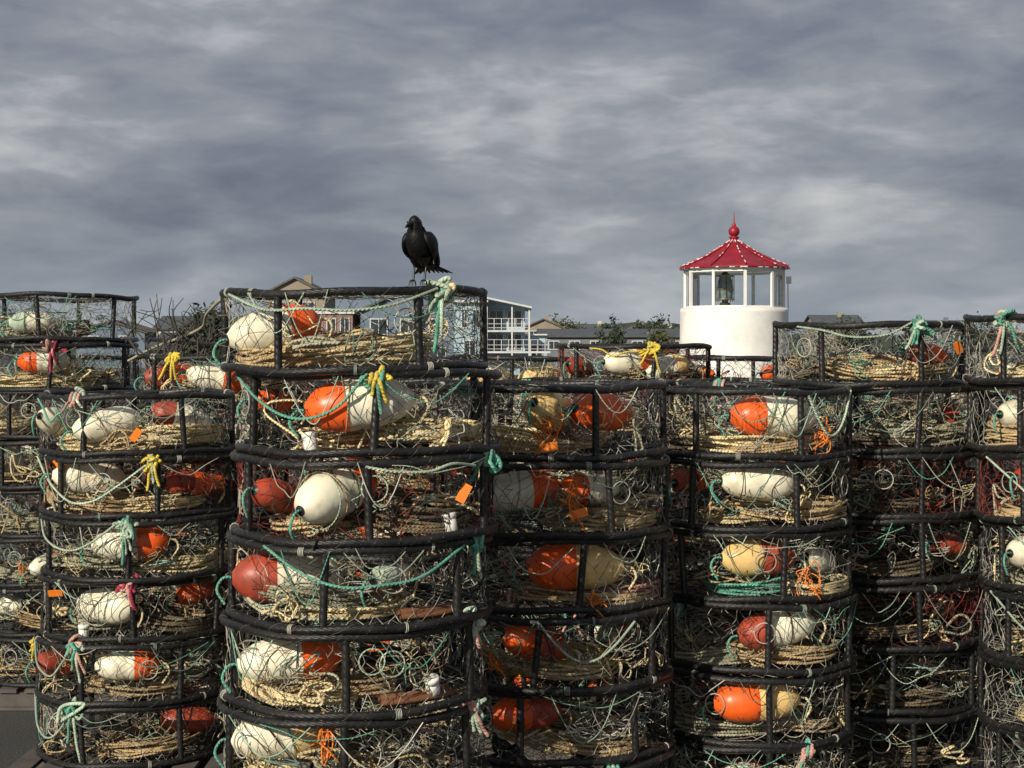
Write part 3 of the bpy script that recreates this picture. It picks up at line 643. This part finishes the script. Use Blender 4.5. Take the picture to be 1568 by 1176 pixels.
body(mb,-11.6,-4.4,120,130,0,4.9,'slate_wall'); gable(mb,-11.6,-4.4,120,130,4.9,6.5,'roof_grey','slate_wall')
wins(mb,120,[-10.2,-7.9,-5.7],[3.7,1.5],1.2,1.1)
body(mb,-4.39,-2.0,118.5,130,0,5.5,'blue_wall'); box(mb,(-3.2,124.2,5.6),(2.8,12.4,.16),'trim_house')
wins(mb,118.5,[-3.6,-2.7],[4.3],.35,1.3,.06); wins(mb,118.5,[-3.2],[2.0],.8,1.2,.06)
body(mb,-1.99,1.0,120.5,130,0,5.2,'blue_wall')
mb.add([(-2.3,118.0,6.0),(1.5,118.0,5.2),(1.5,131,5.2),(-2.3,131,6.0),(-2.3,118.0,5.86),(1.5,118.0,5.06),(1.5,131,5.06),(-2.3,131,5.86)],[[0,1,2,3],[7,6,5,4],[0,4,5,1],[1,5,6,2],[0,3,7,4]],'trim_house',flat=True)
mb.add([(-1.99,120.5,5.2),(1.0,120.5,5.2),(1.0,120.5,5.25),(-1.99,120.5,5.8)],[[0,1,2,3]],'blue_wall',flat=True)
wins(mb,120.5,[-1.2,.2],[4.3,2.5],1.0,1.2,.06)
body(mb,1.01,2.7,121,129,0,3.0,'blue_wall'); box(mb,(1.9,125,3.08),(2.0,8.6,.14),'trim_house')
wins(mb,121,[1.9],[1.9],.8,.9,.06)
for (x0,x1,z) in((-1.95,1.3,3.35),(-1.95,2.9,1.75)):
    box(mb,((x0+x1)/2,119.4,z),(x1-x0,1.9,.14),'trim_house')
    for zz2 in(.95,.55,.25): box(mb,((x0+x1)/2,118.5,z+zz2),(x1-x0,.04,.035),'trim_house')
    for x in np.arange(x0+.05,x1,.55): box(mb,(x,118.47,z+.5),(.05,.05,.9),'trim_house')
for x in(-1.9,.0,1.3): box(mb,(x,118.52,2.7),(.12,.12,5.0),'trim_house')
mb.obj('blue_deck_house')
mb=MB(); body(mb,-15.6,-12.3,121,130,0,4.7,'brick'); box(mb,(-13.95,125.5,4.8),(3.6,9.4,.2),'trim_house')
wins(mb,121,[-15,-13.95,-12.9],[3.8,1.6],.6,1.0,.07); mb.obj('brick_house')
mb=MB(); body(mb,-22,-16.8,140,149,0,6.9,'tan_wall'); gable(mb,-22,-16.8,140,149,6.9,8.25,'roof_brown','tan_wall'); box(mb,(-18.6,143,8.2),(.7,.7,.9),'tan_wall')
wins(mb,140,[-20.8,-18.2],[5.5,3],1,1.2); mb.obj('brown_roof_house')
mb=MB(); body(mb,2.8,17,150,160,0,3.1,'grey_wall'); gable(mb,2.8,17,150,160,3.1,3.75,'roof_grey','grey_wall','x'); wins(mb,150,list(np.arange(4,17,2)),[2.3],.9,.7); mb.obj('warehouse')
rg=np.random.default_rng(11)
for (x0,w,zr_,wall,d,al) in [(1.5,5.,5.6,'tan_wall',200,'y'),(8.3,5.5,5.0,'cream_wall',205,'x'),(14,4.5,4.9,'grey_wall',198,'y'),(19,4,4.6,'cream_wall',210,'x'),(39.8,6,6.2,'tan_wall',205,'x'),(52,7,5.4,'grey_wall',200,'x'),(-34,8,5.,'cream_wall',150,'x'),(-44.5,7,4.7,'slate_wall',160,'y')]:
    mb=MB(); body(mb,x0,x0+w,d,d+8,0,zr_-1.1,wall); gable(mb,x0,x0+w,d,d+8,zr_-1.1,zr_,'roof_brown' if al=='y' else 'roof_grey',wall,al)
    wins(mb,d,[x0+w*.25,x0+w*.7],[zr_-2.0],.9,1.0); box(mb,(x0+w*.6,d+3,zr_+.1),(.5,.5,.9),wall); mb.obj('distant_house')
mb=MB(); body(mb,-18.0,-14.9,79,85,0,2.1,'grey_wall'); gable(mb,-18.0,-14.9,79,85,2.1,2.75,'roof_grey','grey_wall','x'); mb.obj('grey_shed')

# ------------------------------------------------------------------ trees
def tree(name,x,y,h,w,leaf,rg,bare=.0,nl=1400):
    mb=MB(); tips=[]
    P=spline([(0,0,0),(.1,0,h*.25),(0,.1,h*.5),(.05,0,h*.8)],14)
    tube(mb,P,np.linspace(h*.035,h*.008,len(P)),7,'bark')
    for i in range(16):
        a=rg.random()*6.3; z=h*rg.uniform(.3,.75); l=w*.5*rg.uniform(.5,1); e=np.array([math.cos(a)*l,math.sin(a)*l,z+h*rg.uniform(.08,.25)])
        P=spline([(0,0,z),e*[.5,.5,1]-[0,0,h*.05],e],10)
        tube(mb,P,np.linspace(h*.012,h*.003,len(P)),5,'bark'); tips.append(e)
        for _ in range(3):
            e2=e+rg.normal(size=3)*w*.12; tube(mb,[e*[.7,.7,1],(e*[.7,.7,1]+e2)/2,e2],h*.003,4,'bark'); tips.append(e2)
    tips=np.array(tips+[np.array([0,0,h*.9])]); n=nl
    c=tips[rg.integers(len(tips),size=n)]+rg.normal(size=(n,3))*w*.085
    s=h*.022; a=rg.normal(size=(n,3))*s; b=rg.normal(size=(n,3))*s
    V=np.stack([c-a,c-b,c+a,c+b],1).reshape(-1,3); F=np.arange(n*4).reshape(-1,4)
    at=np.zeros((n*4,3)); at[:,2]=np.repeat(rg.random(n),4); mb.add(V,F,leaf,at,flat=True)
    mb.obj(name,loc=(x,y,0))
for (x,y,h,w,l) in [(6.2,205,6.0,4.8,'leaf_olive'),(11.6,190,5.0,3.6,'leaf_dark'),(17.6,195,5.4,4.4,'leaf_dark'),(9.2,146,3.7,2.2,'leaf_dark'),(13.6,146,3.5,2.6,'leaf_olive'),(-15.1,75,3.7,2.4,'leaf_dark'),(-13.9,76,3.3,2.0,'leaf_olive'),(43.5,200,5.0,6,'leaf_dark'),(57,190,4.9,5,'leaf_dark'),(-60,180,5,6,'leaf_dark')]:
    tree('tree',x,y,h,w,l,rg)
mb=MB(); xs=np.linspace(-500,500,260); rid=4+3*np.sin(xs*.013+1)+1.6*np.sin(xs*.05)+rg.random(260)*1.1+np.where(xs<0,2,0)
V=[];F=[]
for i,x in enumerate(xs): V+=[(x,420,0),(x,440,rid[i]*.6),(x,470,rid[i]),(x,520,0)]
for i in range(259):
    for j in range(3): F.append([i*4+j,(i+1)*4+j,(i+1)*4+j+1,i*4+j+1])
mb.add(V,F,'leaf_dark'); mb.obj('distant_hills')
mb=MB(); mb.add([(-3000,-200,0),(3000,-200,0),(3000,4000,0),(-3000,4000,0)],[[0,1,2,3]],'asphalt',flat=True); mb.obj('ground')

# ------------------------------------------------------------------ sky, sun, camera
w=bpy.data.worlds.new("World"); sc.world=w; w.use_nodes=True; nt=w.node_tree; N=nt.nodes; L=nt.links
bg=N['Background']; bg.inputs['Strength'].default_value=.1
sundir=np.array([-.50,-.72,.42]); sundir/=np.linalg.norm(sundir)
sky=N.new('ShaderNodeTexSky'); sky.sky_type='NISHITA'; sky.sun_disc=False
sky.sun_elevation=math.asin(sundir[2]); sky.sun_rotation=math.atan2(sundir[0],sundir[1])%(2*math.pi)
tc=N.new('ShaderNodeTexCoord')
def noise(scale,mscale,rot,detail,rough,dist,loc=(0,0,0),vec=None):
    mp=N.new('ShaderNodeMapping'); mp.inputs['Rotation'].default_value=rot; mp.inputs['Scale'].default_value=mscale; mp.inputs['Location'].default_value=loc
    L.new(vec or tc.outputs['Generated'],mp.inputs[0]); n=N.new('ShaderNodeTexNoise'); n.inputs['Scale'].default_value=scale; n.inputs['Detail'].default_value=detail; n.inputs['Roughness'].default_value=rough; n.inputs['Distortion'].default_value=dist
    L.new(mp.outputs[0],n.inputs['Vector']); return n.outputs['Fac']
def math_(op,a,b):
    m=N.new('ShaderNodeMath'); m.operation=op
    for i,q in enumerate((a,b)):
        if isinstance(q,(int,float)): m.inputs[i].default_value=q
        else: L.new(q,m.inputs[i])
    return m.outputs[0]
n1=noise(3.4,(1,1,2.4),(0,math.radians(20),0),3,.5,.25,(2.6,.2,.9))
n2=noise(8,(1,1,3.0),(0,math.radians(20),0),8,.50,.35,(4.1,2,.3))
n3=noise(22,(1,1,3.2),(0,math.radians(14),0),8,.55,.4,(.4,3,1.3))
s=math_('ADD',math_('ADD',math_('MULTIPLY',n1,.42),math_('MULTIPLY',n2,.43)),math_('MULTIPLY',n3,.15))
cr=N.new('ShaderNodeValToRGB'); L.new(s,cr.inputs[0]); e=cr.color_ramp.elements
cols=[(.37,(1.30,1.50,2.00)),(.44,(1.80,2.02,2.52)),(.49,(2.35,2.55,3.00)),(.535,(2.95,3.10,3.42)),(.58,(4.1,4.2,4.4)),(.65,(5.8,5.8,5.8))]
e[0].position=cols[0][0]; e[1].position=cols[-1][0]
for p,_ in cols[1:-1]: e.new(p)
for el,(p,c) in zip(e,cols): el.color=(*[q/10 for q in c],1)
sc10=N.new('ShaderNodeVectorMath'); sc10.operation='SCALE'; sc10.inputs['Scale'].default_value=10; L.new(cr.outputs[0],sc10.inputs[0])
sx=N.new('ShaderNodeSeparateXYZ'); L.new(tc.outputs['Generated'],sx.inputs[0])
hz=N.new('ShaderNodeMapRange'); hz.inputs['From Min'].default_value=0; hz.inputs['From Max'].default_value=.085; hz.inputs['To Min'].default_value=.6; hz.inputs['To Max'].default_value=0; L.new(sx.outputs['Z'],hz.inputs[0])
mh=N.new('ShaderNodeMix'); mh.data_type='RGBA'; L.new(hz.outputs[0],mh.inputs[0]); L.new(sc10.outputs[0],mh.inputs[6]); mh.inputs[7].default_value=(2.9,3.5,4.2,1)
mx=N.new('ShaderNodeMix'); mx.data_type='RGBA'; mx.inputs[0].default_value=.95; L.new(sky.outputs[0],mx.inputs[6]); L.new(mh.outputs[2],mx.inputs[7])
L.new(mx.outputs[2],bg.inputs['Color'])
sl=bpy.data.lights.new('sun','SUN'); sl.energy=5.0; sl.angle=math.radians(.5); sl.color=(1,.91,.76)
so=bpy.data.objects.new('sun',sl); sc.collection.objects.link(so); so.rotation_euler=Vector(sundir).to_track_quat('Z','Y').to_euler(); so.location=(-20,-30,30)
cam=bpy.data.cameras.new('camera'); co=bpy.data.objects.new('camera',cam); sc.collection.objects.link(co); sc.camera=co
co.location=(0,0,CAMZ); co.rotation_euler=(math.radians(90),0,0); cam.lens=55.1; cam.sensor_width=36; cam.shift_y=-58/1568; cam.clip_end=6000; cam.clip_start=.05
sc.view_settings.view_transform='Standard'; sc.view_settings.look='None'; sc.view_settings.exposure=0
